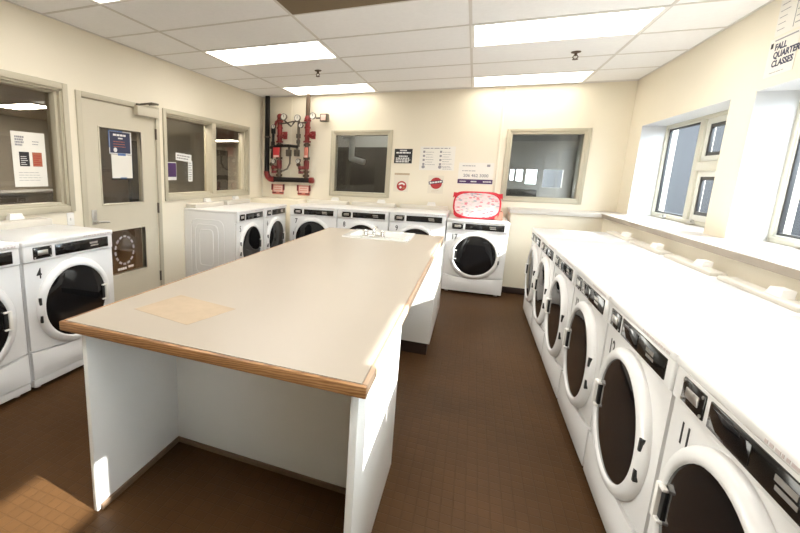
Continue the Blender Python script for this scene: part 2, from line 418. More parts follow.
def hall_window(name, op, mull=None):
    r = structroot(name)
    y0, y1, z0, z1 = op
    m = frame_YZ(MB(), y0, y1, z0, z1, 0.05, XL-0.001, XL+0.018)
    frame_YZ(m, y0+0.045, y1-0.045, z0+0.03, z1-0.03, 0.045, XL-0.13, XL-0.03)
    m.box(XL-0.13, XL, y0, y0+0.02, z0, z1); m.box(XL-0.13, XL, y1-0.02, y1, z0, z1)
    m.box(XL-0.13, XL, y0, y1, z0, z0+0.014); m.box(XL-0.13, XL, y0, y1, z1-0.014, z1)
    if mull: m.box(XL-0.12, XL+0.012, mull-0.045, mull+0.045, z0, z1, 0.004)
    struct('window_frame', m, 'frame', r)
    struct('pane', MB().box(XL-0.092, XL-0.086, y0+0.03, y1-0.03, z0+0.02, z1-0.02), 'glassint', r)
    return r
hall_window('window_1', L1)
hall_window('window_2', L2, 4.805)

dr = structroot('door_1')
m = MB()
m.box(XL-0.13, XL+0.016, 2.728, 2.782, 0, 2.053, 0.004); m.box(XL-0.13, XL+0.016, 3.703, 3.757, 0, 2.053, 0.004); m.box(XL-0.13, XL+0.016, 2.782, 3.703, 2.007, 2.053, 0.004)
struct('door_frame', m, 'frame', dr)
U = (2.965, 3.49, 1.08, 1.775); LO = (3.075, 3.50, 0.375, 0.812)
LO = (2.965, 3.50, 0.375, 0.812)
m = MB()
for a, b, c, d in cells(2.787, 3.698, 0.008, 2.002, [U, LO]): m.box(XL-0.052, XL-0.006, a, b, c, d)
for o in (U, LO): frame_YZ(m, o[0], o[1], o[2], o[3], 0.014, XL-0.058, XL+0.002, 0.003)
struct('door_panel', merged(m), 'door', dr)
struct('pane', MB().box(XL-0.034, XL-0.028, U[0], U[1], U[2], U[3]), 'glassint', dr)
struct('pane', MB().box(XL-0.034, XL-0.028, LO[0], LO[1], LO[2], LO[3]), 'glassdark', dr)
m = MB().box(XL-0.006, XL+0.004, 2.828, 2.882, 0.90, 1.035, 0.003)
struct('escutcheon', m, 'silver', dr)
m = MB().cyl((XL, 2.855, 0.925), (XL+0.055, 2.855, 0.925), 0.011); m.tube([(XL+0.05, 2.85, 0.925), (XL+0.055, 2.90, 0.925), (XL+0.05, 2.975, 0.918)], 0.010)
struct('handle', m, 'silver', dr)
m = MB().box(XL-0.004, XL+0.055, 3.40, 3.71, 1.935, 2.025, 0.006)
struct('door_closer', m, 'door', dr)
m = MB().tube([(XL+0.03, 3.43, 2.035), (XL+0.11, 3.53, 2.06), (XL+0.05, 3.70, 2.075)], 0.010).tube([(XL+0.05, 3.70, 2.075), (XL+0.02, 3.60, 2.06)], 0.008).cyl((XL+0.03, 3.43, 2.02), (XL+0.03, 3.43, 2.045), 0.018)
struct('closer_arm', m, 'pipegrey', dr)
for z in (1.775, 1.0, 0.24):
    struct('hinge', MB().cyl((XL+0.008, 3.703, z-0.055), (XL+0.008, 3.703, z+0.055), 0.011), 'pipegrey', dr)

# ------------------------------------------------------------------ back windows
def back_window(name, op, glass):
    r = structroot(name); x0, x1, z0, z1 = op
    m = frame_XZ(MB(), x0, x1, z0, z1, 0.038, YB-0.014, YB+0.002)
    frame_XZ(m, x0+0.03, x1-0.03, z0+0.03, z1-0.03, 0.03, YB-0.006, YB+0.12, 0.002)
    struct('window_frame', m, 'frame', r)
    struct('pane', MB().box(x0+0.02, x1-0.02, YB+0.03, YB+0.036, z0+0.02, z1-0.02), glass, r)
back_window('window_3', B1, 'glassdark')
back_window('window_4', B2, 'glassdark')

# ------------------------------------------------------------------ outside windows in the niches
def niche_window(name, n0, n1):
    r = structroot(name)
    f = MB(); g = MB(); p = MB(); w = MB(); k = MB()
    z0, z1 = ZL, NZ; X0, X1 = XG-0.01, XG+0.07
    f.box(X0, X1, n0, n0+0.032, z0, z1, 0.004); f.box(X0, X1, n1-0.032, n1, z0, z1, 0.004)
    f.box(X0, X1, n0+0.032, n1-0.032, z0, z0+0.04, 0.004); f.box(X0, X1, n0+0.032, n1-0.032, z1-0.035, z1, 0.004)
    my = n1-0.82                       # mullion beside the casement on the far side
    f.box(X0-0.005, X1, my-0.045, my+0.045, z0+0.04, z1-0.035, 0.004)
    zt = 1.565
    f.box(X0-0.012, X1, n0+0.032, my-0.045, zt-0.04, zt+0.04, 0.004)
    def sash(a, b, c, d, s, gk=0.022):
        frame_YZ(w, a+s, b-s, c+s, d-s, s, X0+0.012, X0+0.05, 0.003)
        frame_YZ(g, a+s+gk, b-s-gk, c+s+gk, d-s-gk, gk, X0+0.02, X0+0.045, 0.002)
        p.box(X0+0.03, X0+0.035, a+s+0.01, b-s-0.01, c+s+0.01, d-s-0.01)
    sash(my+0.045, n1-0.032, z0+0.04, z1-0.035, 0.010, 0.016)
    sash(n0+0.032, my-0.045, z0+0.04, zt-0.04, 0.05, 0.03); sash(n0+0.032, my-0.045, zt+0.04, z1-0.035, 0.05, 0.03)
    for y in (my+0.46, my-0.16):
        k.box(X0-0.025, X0+0.01, y-0.05, y+0.05, z0+0.012, z0+0.032, 0.005); k.tube([(X0-0.02, y-0.02, z0+0.03), (X0-0.035, y-0.06, z0+0.05), (X0-0.03, y-0.09, z0+0.045)], 0.007)
    struct('window_frame', f, 'winframe', r); struct('sash', w, 'sashwhite', r); struct('gasket', g, 'gasket', r)
    struct('pane', p, 'glass', r); struct('crank_handle', k, 'silver', r)
for i, (a, b) in enumerate(niches): niche_window('window_%d' % (5+i), a, b)

# ------------------------------------------------------------------ neighbouring spaces seen through the glass
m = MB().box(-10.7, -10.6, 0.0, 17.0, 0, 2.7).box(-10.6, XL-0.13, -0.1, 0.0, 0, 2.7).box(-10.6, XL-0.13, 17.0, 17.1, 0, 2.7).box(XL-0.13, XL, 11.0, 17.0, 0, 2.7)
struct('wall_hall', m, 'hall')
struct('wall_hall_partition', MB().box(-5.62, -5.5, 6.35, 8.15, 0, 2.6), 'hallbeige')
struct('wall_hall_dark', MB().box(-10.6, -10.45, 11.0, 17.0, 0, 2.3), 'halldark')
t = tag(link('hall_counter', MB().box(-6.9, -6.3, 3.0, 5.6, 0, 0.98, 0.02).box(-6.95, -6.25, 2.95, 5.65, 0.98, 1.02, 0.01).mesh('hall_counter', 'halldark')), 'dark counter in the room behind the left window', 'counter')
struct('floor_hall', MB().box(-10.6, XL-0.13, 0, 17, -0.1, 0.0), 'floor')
struct('ceiling_hall', MB().box(-10.6, XL-0.13, 0, 17, 2.6, 2.7), 'hall')
hl = []
for hx_, hy, lab in ((-8.62, 6.17, 'ceiling light panel seen through the left window glass above the poster'), (-9.4, 15.0, 'far ceiling light panel seen through the right pane of the double window'), (-4.4, 4.3, 'unseen ceiling light panel added behind the glazed door to brighten the neighbouring room')):  # third panel is unseen, added to brighten the hall
  t = thing('ceiling_light', lab, 'ceiling light', (hx_, hy, 2.6), 0)
  hl.append(t)
for t in hl: part('diffuser', MB().box(-0.55, 0.55, -0.28, 0.28, -0.012, -0.002), 'halldiff', t)
for t in hl: part('light_frame', MB().box(-0.57, 0.57, -0.30, -0.28, -0.014, 0).box(-0.57, 0.57, 0.28, 0.30, -0.014, 0).box(-0.57, -0.55, -0.28, 0.28, -0.014, 0).box(0.55, 0.57, -0.28, 0.28, -0.014, 0), 'fixframe', t)

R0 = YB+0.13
t = thing('ceiling_light', 'unseen ceiling light added to brighten the room behind the left back window', 'ceiling light', (-2.0, 9.4, 2.7), 0)  # unseen lamp added to lift the brightness of this closed room
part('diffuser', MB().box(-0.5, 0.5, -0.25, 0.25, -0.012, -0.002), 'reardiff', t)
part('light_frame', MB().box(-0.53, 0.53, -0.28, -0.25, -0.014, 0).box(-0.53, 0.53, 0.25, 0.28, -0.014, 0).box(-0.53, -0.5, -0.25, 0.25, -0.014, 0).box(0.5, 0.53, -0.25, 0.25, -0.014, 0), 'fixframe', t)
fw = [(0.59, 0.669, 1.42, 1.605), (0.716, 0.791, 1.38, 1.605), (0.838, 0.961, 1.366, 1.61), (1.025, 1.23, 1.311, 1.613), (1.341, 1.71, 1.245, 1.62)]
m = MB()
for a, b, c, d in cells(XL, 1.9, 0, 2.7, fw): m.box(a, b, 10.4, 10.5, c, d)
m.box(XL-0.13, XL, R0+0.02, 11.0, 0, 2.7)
for a, b, c, d in cells(R0, 10.5, 0, 2.7, [(6.9, 8.3, 0.9, 2.3), (8.6, 10.0, 0.9, 2.3)]): m.box(1.9, 2.0, a, b, c, d)  # invented side openings, added to let daylight into the rear room
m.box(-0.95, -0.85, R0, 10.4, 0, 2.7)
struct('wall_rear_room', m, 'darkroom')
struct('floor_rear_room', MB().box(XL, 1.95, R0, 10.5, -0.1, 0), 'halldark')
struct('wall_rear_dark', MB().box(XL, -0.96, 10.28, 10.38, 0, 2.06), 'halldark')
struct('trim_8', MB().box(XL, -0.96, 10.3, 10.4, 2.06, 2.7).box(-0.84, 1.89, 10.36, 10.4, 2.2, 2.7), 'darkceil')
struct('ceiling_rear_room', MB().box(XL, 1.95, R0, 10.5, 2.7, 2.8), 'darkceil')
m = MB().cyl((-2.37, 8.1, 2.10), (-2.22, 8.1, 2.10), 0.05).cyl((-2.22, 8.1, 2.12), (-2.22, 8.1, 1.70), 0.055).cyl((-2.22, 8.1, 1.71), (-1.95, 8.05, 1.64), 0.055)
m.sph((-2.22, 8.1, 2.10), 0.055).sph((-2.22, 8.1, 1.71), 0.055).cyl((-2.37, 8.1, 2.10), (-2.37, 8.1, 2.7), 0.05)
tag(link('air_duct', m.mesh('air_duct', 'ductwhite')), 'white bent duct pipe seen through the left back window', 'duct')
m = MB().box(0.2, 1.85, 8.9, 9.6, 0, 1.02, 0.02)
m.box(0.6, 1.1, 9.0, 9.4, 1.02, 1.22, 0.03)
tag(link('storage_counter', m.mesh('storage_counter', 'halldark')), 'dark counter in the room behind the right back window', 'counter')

# outside
struct('exterior_ground', MB().box(2.0, 40, -25, 45, -0.5, -0.35).box(-12, 40, 11.0, 45, -0.5, -0.34), 'asphalt')
struct('exterior_wall', MB().box(5.2, 5.5, 5.0, 42, -0.35, 5.0).box(12, 12.4, -10, 5.0, -0.35, 2.2), 'concrete')  # near wall extended to block the sun from the far niche

# ------------------------------------------------------------------ washing machines
W, D = 0.686, 0.715
def superell(cx, cz, a, b, p, n=48):
    out = []
    for k in range(n):
        t = 2*PI*k/n; c, s = math.cos(t), math.sin(t)
        out.append((cx+a*math.copysign(abs(c)**(2/p), c), cz+b*math.copysign(abs(s)**(2/p), s)))
    return out
def make_machine_meshes(Hm, tall):
    P = []   # (name, mesh, parent index or None, label)
    ztop = Hm
    zc = 0.485 if not tall else 0.525
    cx = 0.343
    hx = 1 if tall else -1            # side the door handle is on
    zp0, zp1 = Hm-0.132, Hm-0.028      # control band
    zk = 0.082 if tall else 0.030
    seam = 0.235 if not tall else 0.270
    # body
    b = MB().box(0.0, W, 0.020, D, 0.026, Hm-0.03, 0.006)
    for s, x in ((-1, 0.0), (1, W)):
        for (ya, yb, za, zb) in ((0.16, 0.62, 0.10, Hm-0.12), (0.24, 0.56, 0.20, Hm-0.18), (0.31, 0.50, 0.30, Hm-0.24)):
            pts = [(x, p[0], p[1]) for p in superell((ya+yb)/2, (za+zb)/2, (yb-ya)/2, (zb-za)/2, 7, 40)]
            b.tube(pts, 0.006 if s < 0 else 0.002, 6, closed=True)
    P.append(('body', b.mesh('body', 'white'), None, None))
    # front sheet with sagging lower edge
    def curve(x): return seam-0.028*(1-((x-W/2)/(W/2))**2)
    n = 16; xs = [0.004+(W-0.008)*i/n for i in range(n+1)]
    f = MB(); f.poly([(x, 0.0, curve(x)+0.006) for x in xs]+[(xs[-1], 0.0, zp0-0.003), (xs[0], 0.0, zp0-0.003)], (0, 0.02, 0))
    P.append(('front_panel', f.mesh('front_panel', 'white'), None, None))
    # bowed lower panel
    f = MB(); rows = 6; grid = []
    for r in range(rows+1):
        v = r/rows; row = []
        for x in xs:
            z = zk+(curve(x)-0.006-zk)*v
            e = 1-((x-W/2)/(W/2))**4
            y = -0.004-0.016*math.sin(PI*min(1, v*0.92+0.04))*e
            row.append(f.bm.verts.new((x, y, z)))
        grid.append(row)
    for r in range(rows):
        for i in range(n): f.bm.faces.new((grid[r][i], grid[r][i+1], grid[r+1][i+1], grid[r+1][i]))
    rim = grid[0]+[g[-1] for g in grid[1:]]+list(reversed(grid[-1]))[1:]+[g[0] for g in reversed(grid[1:-1])]
    back = [f.bm.verts.new((v.co.x, 0.02, v.co.z)) for v in rim]
    for i in range(len(rim)): f.bm.faces.new((rim[i], rim[(i+1) % len(rim)], back[(i+1) % len(rim)], back[i]))
    f.bm.faces.new(back)
    P.append(('lower_panel', f.mesh('lower_panel', 'white', 30), None, None))
    if tall: P.append(('kick_plate', MB().box(0.003, W-0.003, 0.0, 0.03, 0.028, zk-0.006, 0.004).mesh('kick_plate', 'white'), None, None))
    # control band and top
    P.append(('control_band', MB().box(0.002, W-0.002, -0.010, 0.05, zp0, zp1, 0.008, 3).mesh('control_band', 'white'), None, None))
    t = MB().box(-0.002, W+0.002, -0.016, D, Hm-0.034, Hm, 0.010, 3)
    P.append(('top_panel', t.mesh('top_panel', 'white'), None, None))
    rh, ch = (0.050, 0.095) if tall else (0.022, 0.055)
    P.append(('rear_cover', MB().box(0.03, W-0.03, D-(0.15 if tall else 0.085), D-0.005, Hm-0.004, Hm+rh, 0.010 if tall else 0.008, 3).mesh('rear_cover', 'cream'), None, None))
    c = MB(); c.poly([(0.38, D-0.06, Hm+rh-0.003), (0.50, D-0.06, Hm+rh-0.003), (0.485, D-0.05, Hm+ch), (0.395, D-0.05, Hm+ch)], (0, 0.045, 0))
    P.append(('hose_cap', c.mesh('hose_cap', 'white2'), None, 'small white plastic cap on the back edge'))
    # plates
    z0, z1 = Hm-0.116, Hm-0.044
    ci = len(P)
    P.append(('coin_panel', MB().box(0.062, 0.188, -0.014, 0.0, z0, z1, 0.003).mesh('coin_panel', 'blackpanel'), None, 'black coin plate'))
    P.append(('coin_slot', MB().box(0.090, 0.160, -0.017, -0.010, z0+0.022, z1-0.020, 0.002).mesh('coin_slot', 'silver'), ci, 'silver coin slot plate'))
    for x in (0.071, 0.179):
        for z in (z0+0.009, z1-0.009): P.append(('screw', MB().cyl((x, -0.0165, z), (x, -0.012, z), 0.005, n=10).mesh('screw', 'silver'), ci, None))
    di = len(P)
    P.append(('display_panel', MB().box(0.212, 0.640, -0.014, 0.0, z0, z1, 0.003).mesh('display_panel', 'blackpanel'), None, 'long black display panel'))
    lb = MB().box(0.478, 0.545, -0.0150, -0.010, z0+0.038, z1-0.020).box(0.484, 0.550, -0.0150, -0.010, z0+0.021, z0+0.031)
    P.append(('display_label', lb.mesh('display_label', 'silver'), di, 'pale printed label'))
    P.append(('display_window', MB().box(0.228, 0.395, -0.0155, -0.010, z0+0.010, z1-0.010, 0.001).mesh('display_window', 'blackglass'), di, None))
    # illegible small print along the lip
    lt = MB(); x = 0.43
    rnd = random.Random(3)
    while x < 0.655:
        w = rnd.uniform(0.006, 0.022); lt.box(x, min(x+w, 0.66), -0.0167, -0.012, Hm-0.023, Hm-0.015); x += w+rnd.uniform(0.004, 0.008)
    P.append(('lettering', lt.mesh('lettering', 'grey'), None, None))
    # round door
    dd = len(P)
    prof = [(0.287, 0.0), (0.288, 0.010), (0.282, 0.021), (0.270, 0.029), (0.254, 0.033), (0.246, 0.033), (0.240, 0.030), (0.237, 0.022)]
    P.append(('door_ring', MB().lathe(prof, (cx, 0, zc)).mesh('door_ring', 'white', 60), None, None))
    gl = MB(); gl.lathe([(0.2385, 0.023), (0.220, 0.026), (0.17, 0.029), (0.10, 0.031), (0.03, 0.032), (0.0005, 0.032)], (cx, 0, zc))
    P.append(('door_glass', gl.mesh('door_glass', 'blackglass', 60), dd, 'black round door glass'))
    h = MB(); xh = cx+hx*0.236
    h.box(xh-0.010, xh+0.010, -0.044, -0.020, zc-0.055, zc+0.060, 0.004).box(xh-hx*0.022-0.014, xh-hx*0.022+0.014, -0.042, -0.026, zc+0.050, zc+0.060, 0.003).box(xh-hx*0.022-0.014, xh-hx*0.022+0.014, -0.042, -0.026, zc-0.055, zc-0.045, 0.003)
    P.append(('door_handle', h.mesh('door_handle', 'white2'), dd, None))
    h = MB().box(xh-hx*0.021-0.011, xh-hx*0.021+0.011, -0.033, -0.024, zc-0.044, zc+0.049, 0.002)
    P.append(('handle_recess', h.mesh('handle_recess', 'black'), dd, 'black grip recess'))
    for zz in (0.058, -0.058):
        a = math.asin(zz/0.275); xx = cx-hx*0.275*math.cos(a)
        h = MB().box(xx-0.008, xx+0.006, -0.031, -0.016, zc+zz-0.023, zc+zz+0.023, 0.002)
        P.append(('hinge', h.mesh('hinge', 'black'), dd, 'black door hinge'))
    for x in (0.06, W-0.06):
        for y in (0.06, D-0.07):
            P.append(('foot', MB().cyl((x, y, 0.0), (x, y, 0.03), 0.022, 0.018, n=14).mesh('foot', 'grey'), None, None))
    return P
SHORT = make_machine_meshes(0.912, False); TALL = make_machine_meshes(0.968, True)
num_cache = {}
def machine(parts, loc, rz, number, label, group, Hm):
    r = thing('washing_machine', label, 'washing machine', loc, rz, group)
    objs = []
    for name, me, par, lab in parts:
        o = bpy.data.objects.new(name, me); COL.objects.link(o); o.parent = r if par is None else objs[par]
        if lab: o['label'] = lab
        objs.append(o)
    me = text_mesh(number, 0.095, 'ink', 0.0004, bold=0.0012, xscale=0.75)
    o = link('number', me, r, (0.098, -0.0008, Hm-0.215)); o['label'] = 'dark number %s' % number
    return r
# right row, fronts facing the aisle
YS, PIT, XFR = 2.2586, 0.7023, 0.632
rl = {11: 'nearest white washer of the right row, numbered 11, cut off by the picture edge', 12: 'white washer numbered 12 in the right row, second from the near end',
      13: 'white washer third from the near end of the right row, beside number 12', 14: 'white washer fourth from the near end of the right row under the windows',
      15: 'white washer second from the far end of the right row', 16: 'white washer at the far end of the right row beside the low cream wall'}
for k in range(6):
    nmb = 11+k
    machine(SHORT, (XFR, YS+(k-1)*PIT-0.008, 0), -PI/2, str(nmb), rl[nmb], 'washers of the right row', 0.912)
# back row
for nmb, x0 in ((7, -2.342), (8, -1.647), (9, -0.952)):
    machine(TALL, (x0, 5.45, 0), 0, str(nmb), {7: 'white washer at the left end of the back row below the red sign boxes', 8: 'white washer in the middle of the back row under the dark back window', 9: 'white washer of the back row below the black sign, left of the washer numbered 17'}[nmb], 'washers along the back wall', 0.968)
machine(SHORT, (-0.254, 5.46, 0), 0, '17', 'white washer numbered 17 with the red patterned tote standing on it', 'washers along the back wall', 0.912)
# left row
for nmb, y0 in ((3, 0.958), (4, 1.662), (5, 4.155), (6, 4.862)):
    machine(TALL, (-2.45, y0, 0), PI/2, str(nmb), {3: 'white washer cut off at the left picture edge beside washer number 4', 4: 'white washer numbered 4 between the cut-off washer and the glazed door', 5: 'white washer with its embossed side panel showing, standing right of the glazed door', 6: 'white washer in the left back corner behind the one with the embossed side'}[nmb], 'washers along the left wall', 0.968)

# ------------------------------------------------------------------ folding counter
TX0, TX1, TY0, TY1, TZ = -1.432, -0.223, 1.090, 4.44, 0.83
SK = (-1.105, -0.495, 3.83, 4.38)
t = thing('folding_counter', 'long beige laminate folding counter with an oak edge in the middle of the room', 'counter', (0, 0, 0))
EB = 0.018
mb = MB()
for a, b, c, d in cells(TX0+EB, TX1-EB, TY0+EB, TY1-EB, [(SK[0]+0.03, SK[1]-0.03, SK[2]+0.03, SK[3]-0.03)]): mb.box(a, b, c, d, TZ-0.037, TZ)
part('tabletop', merged(mb), 'laminate', t)
mb = MB().box(TX0, TX1, TY0, TY0+EB, TZ-0.038, TZ-0.0005, 0.005).box(TX0, TX0+EB, TY0+EB, TY1, TZ-0.038, TZ-0.0005, 0.005)
part('edge_band', mb, 'oak', t, 'grained oak edge')
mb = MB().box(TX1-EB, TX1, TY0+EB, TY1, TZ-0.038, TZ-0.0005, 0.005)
part('edge_band', mb, 'paleoak', t, 'pale mottled right-hand edge')  # right band paler and blotchier than the other edges
mb = MB().box(TX0+EB, TX1-EB, TY1-EB, TY1, TZ-0.038, TZ-0.0005, 0.005)
part('edge_band', mb, 'oak', t, 'grained oak edge')
mb = MB(); mb.poly([(-1.282, 1.329, TZ), (-0.968, 1.272, TZ), (-0.899, 1.524, TZ), (-1.238, 1.587, TZ)], (0, 0, 0.0006))
part('worn_patch', mb, 'worn', t, 'worn tan patch near the left front corner')
PB = TZ-0.0375
part('side_panel', MB().box(-1.345, -1.323, 1.115, 1.93, 0, PB, 0.002), 'panelwhite', t)
part('side_panel', MB().box(-0.272, -0.2475, 1.115, 1.93, 0, PB, 0.002), 'panelwhite', t)
part('back_panel', MB().box(-1.323, -0.272, 1.646, 1.668, 0.0, PB, 0.002), 'panelwhite', t)
part('base_strip', MB().box(-1.322, -0.273, 1.634, 1.646, 0, 0.026, 0.002).box(-1.323, -1.311, 1.13, 1.634, 0, 0.026, 0.002), 'striptan', t, 'brown strip along the floor')
c = thing('sink_cabinet', 'white sink cabinet with dark kick base under the far end of the counter', 'cabinet', (0, 0, 0))
mb = MB()
mb.box(-1.33, -0.204, 3.345, 3.363, 0.10, PB-0.001, 0.002).box(-1.33, -1.312, 3.363, 4.40, 0.10, PB-0.001).box(-1.312, -0.222, 4.382, 4.40, 0.10, PB-0.001).box(-1.312, -0.222, 3.363, 4.382, 0.10, 0.118)
part('body', mb, 'panelwhite', c)
for y0, y1 in ((3.366, 3.870), (3.876, 4.397)): 
    d = part('door', MB().box(-0.222, -0.204, y0, y1, 0.104, PB-0.004, 0.003), 'panelwhite', c)
part('kick_base', MB().box(-1.30, -0.225, 3.36, 4.38, 0, 0.10), 'base', c, 'dark recessed kick base')
# sink
s = thing('sink', 'white drop-in sink at the far end of the folding counter', 'sink', (0, 0, 0))
mb = MB()
x0, x1, y0, y1 = SK
for a, b, cc, d in cells(x0, x1, y0, y1, [(x0+0.05, x1-0.05, y0+0.10, y1-0.05)]): mb.box(a, b, cc, d, TZ+0.0005, TZ+0.014)
part('rim', merged(mb), 'sink', s)
ix0, ix1, iy0, iy1 = x0+0.05, x1-0.05, y0+0.10, y1-0.05
mb = MB(); w = 0.006; zb = TZ-0.17
mb.box(ix0-w, ix0, iy0-w, iy1+w, zb, TZ+0.004).box(ix1, ix1+w, iy0-w, iy1+w, zb, TZ+0.004).box(ix0, ix1, iy0-w, iy0, zb, TZ+0.004).box(ix0, ix1, iy1, iy1+w, zb, TZ+0.004).box(ix0, ix1, iy0, iy1, zb, zb+0.006)
part('basin', mb, 'sink', s)
part('drain', MB().cyl(((ix0+ix1)/2, (iy0+iy1)/2, zb+0.005), ((ix0+ix1)/2, (iy0+iy1)/2, zb+0.009), 0.04), 'chrome', s, 'chrome drain')
f = thing('faucet', 'chrome two-handled faucet on the near rim of the sink', 'faucet', (-0.815, 3.885, TZ+0.014))
part('base_plate', MB().box(-0.10, 0.10, -0.028, 0.028, 0, 0.022, 0.008), 'chrome', f)
part('spout', MB().cyl((0, 0, 0.01), (0, 0, 0.05), 0.018, 0.014).tube([(0, 0, 0.045), (0, 0.02, 0.075), (0, 0.07, 0.085), (0, 0.13, 0.075), (0, 0.145, 0.055)], 0.012), 'chrome', f)
for x in (-0.078, 0.078):
    part('handle', MB().cyl((x, 0, 0.015), (x, 0, 0.05), 0.02, 0.016).box(x-0.03, x+0.03, -0.008, 0.008, 0.048, 0.062, 0.004).sph((x, 0, 0.052), 0.018), 'chrome', f)

# ------------------------------------------------------------------ red tote on washer 17
t = thing('laundry_tote', 'red laundry tote with pale printed front standing on the washer numbered 17', 'laundry bag', (0.06, 5.60, 0.914))
a, b = 0.268, 0.167
mb = MB()
o = superell(0, b, a*0.97, b*0.97, 6, 56)
mb.poly([(x, 0.012, z) for x, z in o], (0, 0.20, 0))
part('bag_body', mb, 'redcloth', t)
mb = MB(); o = superell(0, b, a*0.97, b*0.93, 3.0, 56)
mb.poly([(x, 0.0, z+0.004) for x, z in o], (0, 0.014, 0))
part('front_panel', mb, 'toteprint', t, 'pale pink front with small printed pictures')
mb = MB(); mb.tube([(x, 0.004, z+0.004) for x, z in o], 0.010, 8, closed=True)
part('piping', mb, 'redcloth', t, 'red piping round the front')
mb = MB(); mb.poly([(a*0.80, 0.008, 0.006), (a*1.12, 0.02, 0.004), (a*1.10, 0.19, 0.004), (a*0.8, 0.19, 0.006)], (0, 0, 0.10))
part('side_pocket', mb, 'totetan', t, 'tan side pocket')
for sx in (-1, 1):
    mb = MB(); mb.poly([(sx*a*0.72, 0.006, b*1.86), (sx*a*1.02, 0.006, b*1.90), (sx*a*1.04, 0.006, b*1.50)], (0, 0.02, 0))
    part('corner_tab', mb, 'redcloth', t)

# ------------------------------------------------------------------ fire sprinkler riser on the back wall
RY = 6.105
t = thing('sprinkler_riser', 'red and black fire sprinkler valve assembly piped up the back left corner', 'sprinkler valve', (0, 0, 0))
XA, XB2, XC = -3.04, -2.826, -2.372; ZH = 1.305
part('supply_pipe', MB().cyl((XA, RY, ZH+0.10), (XA, RY, H), 0.038), 'pipeblack', t, 'black vertical supply pipe')
part('elbow', MB().tube([(XA, RY, ZH+0.12)]+[(XA+0.10-0.10*math.cos(q*PI/12), RY, ZH+0.10-0.10*math.sin(q*PI/12)) for q in range(7)]+[(XA+0.13, RY, ZH)], 0.046, 14), 'red', t, 'red elbow')
part('header_pipe', MB().cyl((XA+0.12, RY, ZH), (-2.30, RY, ZH), 0.036), 'pipeblack', t, 'black horizontal header pipe')
part('end_cap', MB().cyl((-2.31, RY, ZH), (-2.255, RY, ZH), 0.046).sph((-2.255, RY, ZH), 0.040, 0.5), 'red', t, 'red end cap')
part('riser_pipe', MB().cyl((XC, RY, 2.18), (XC, RY, H), 0.032), 'pipebrown', t, 'brown riser pipe')
for X in (XB2, XC):
    dy = RY
    m = MB().cyl((X, dy, 1.86), (X, dy, 2.20), 0.037)
    for z, r in ((1.875, 0.058), (1.96, 0.047), (2.08, 0.047), (2.18, 0.055)): m.cyl((X, dy, z-0.012), (X, dy, z+0.012), r)
    m.cyl((X, dy, 2.2), (X, dy, 2.25), 0.05, 0.036)
    if X == XB2: m.sph((X-0.005, dy, 2.25), 0.045).tube([(X, dy, 2.2), (X-0.05, dy-0.03, 2.17), (X-0.07, dy-0.03, 2.10)], 0.022)
    part('alarm_valve', m, 'red', t)
    m = MB().cyl((X, dy, ZH+0.03), (X, dy, 1.86), 0.030)
    for z in (1.37, 1.43, 1.63, 1.83): m.cyl((X, dy, z-0.018), (X, dy, z+0.018), 0.05)
    part('lower_riser', m, 'pipebrown', t)
    m = MB().cyl((X, dy, 1.47), (X, dy, 1.60), 0.042).cyl((X-0.09, dy-0.02, 1.49), (X, dy, 1.49), 0.026).sph((X-0.09, dy-0.03, 1.49), 0.035).cyl((X-0.07, dy-0.04, 1.44), (X-0.07, dy-0.04, 1.40), 0.04)
    part('check_valve', m, 'darkred', t)
    m = MB().cyl((X-0.115, dy-0.05, 1.535), (X-0.115, dy-0.02, 1.535), 0.03).tube([(X-0.05, dy-0.03, 1.42), (X-0.10, dy-0.03, 1.44), (X-0.115, dy-0.03, 1.53), (X-0.10, dy-0.02, 1.62)], 0.014)
    part('trim_valve', m, 'pipebrown', t)
    m = MB().cyl((X+0.02, dy-0.02, 1.965), (X+0.11, dy-0.045, 1.965), 0.026).cyl((X+0.12, dy-0.05, 1.91), (X+0.12, dy-0.05, 2.02), 0.03).cyl((X+0.12, dy-0.06, 1.965), (X+0.12, dy-0.10, 1.965), 0.012)
    m.tube([(X+0.12+0.045*math.cos(q*PI/8), dy-0.10, 1.965+0.045*math.sin(q*PI/8)) for q in range(16)], 0.009, 8, closed=True)
    for q in range(3): m.cyl((X+0.12, dy-0.10, 1.965), (X+0.12+0.045*math.cos(q*2*PI/3), dy-0.10, 1.965+0.045*math.sin(q*2*PI/3)), 0.006)
    part('drain_valve', m, 'red', t)
    part('hang_tag', MB().box(X-0.075 if X == XB2 else X-0.015, X+0.035 if X == XB2 else X+0.05, dy-0.075, dy-0.068, 1.64, 1.79, 0.004), 'redbright' if X == XB2 else 'salmon', t, 'bright red tag' if X == XB2 else 'salmon tag')
    part('tag_label', MB().box(X-0.065 if X == XB2 else X-0.008, X+0.025 if X == XB2 else X+0.043, dy-0.0775, dy-0.0752, 1.645, 1.672), 'pinkwhite', t)
def gauge(x, z, r=0.048, y=RY-0.05):
    g = part('gauge', MB().lathe([(r, -0.012), (r, 0.02), (r*0.9, 0.026), (r*0.86, 0.018)], (x, y, z), n=24).cyl((x, y+0.012, z), (x, y-0.014, z), r*0.9, n=24), 'pipegrey', t)
    part('gauge_face', MB().cyl((x, y-0.0145, z), (x, y-0.017, z), r*0.85, n=24), 'paper', g, 'white dial')
    part('gauge_needle', MB().box(x-0.003, x+0.003, y-0.0185, y-0.017, z-0.006, z+r*0.6), 'ink', g)
for x, z in ((-2.737, 2.237), (-2.515, 2.215), (-2.272, 2.24)): gauge(x, z)
for x, z in ((-2.91, 2.10), (-2.46, 2.11), (-2.905, 1.58), (-2.49, 1.59)): gauge(x, z, 0.036, RY-0.04)
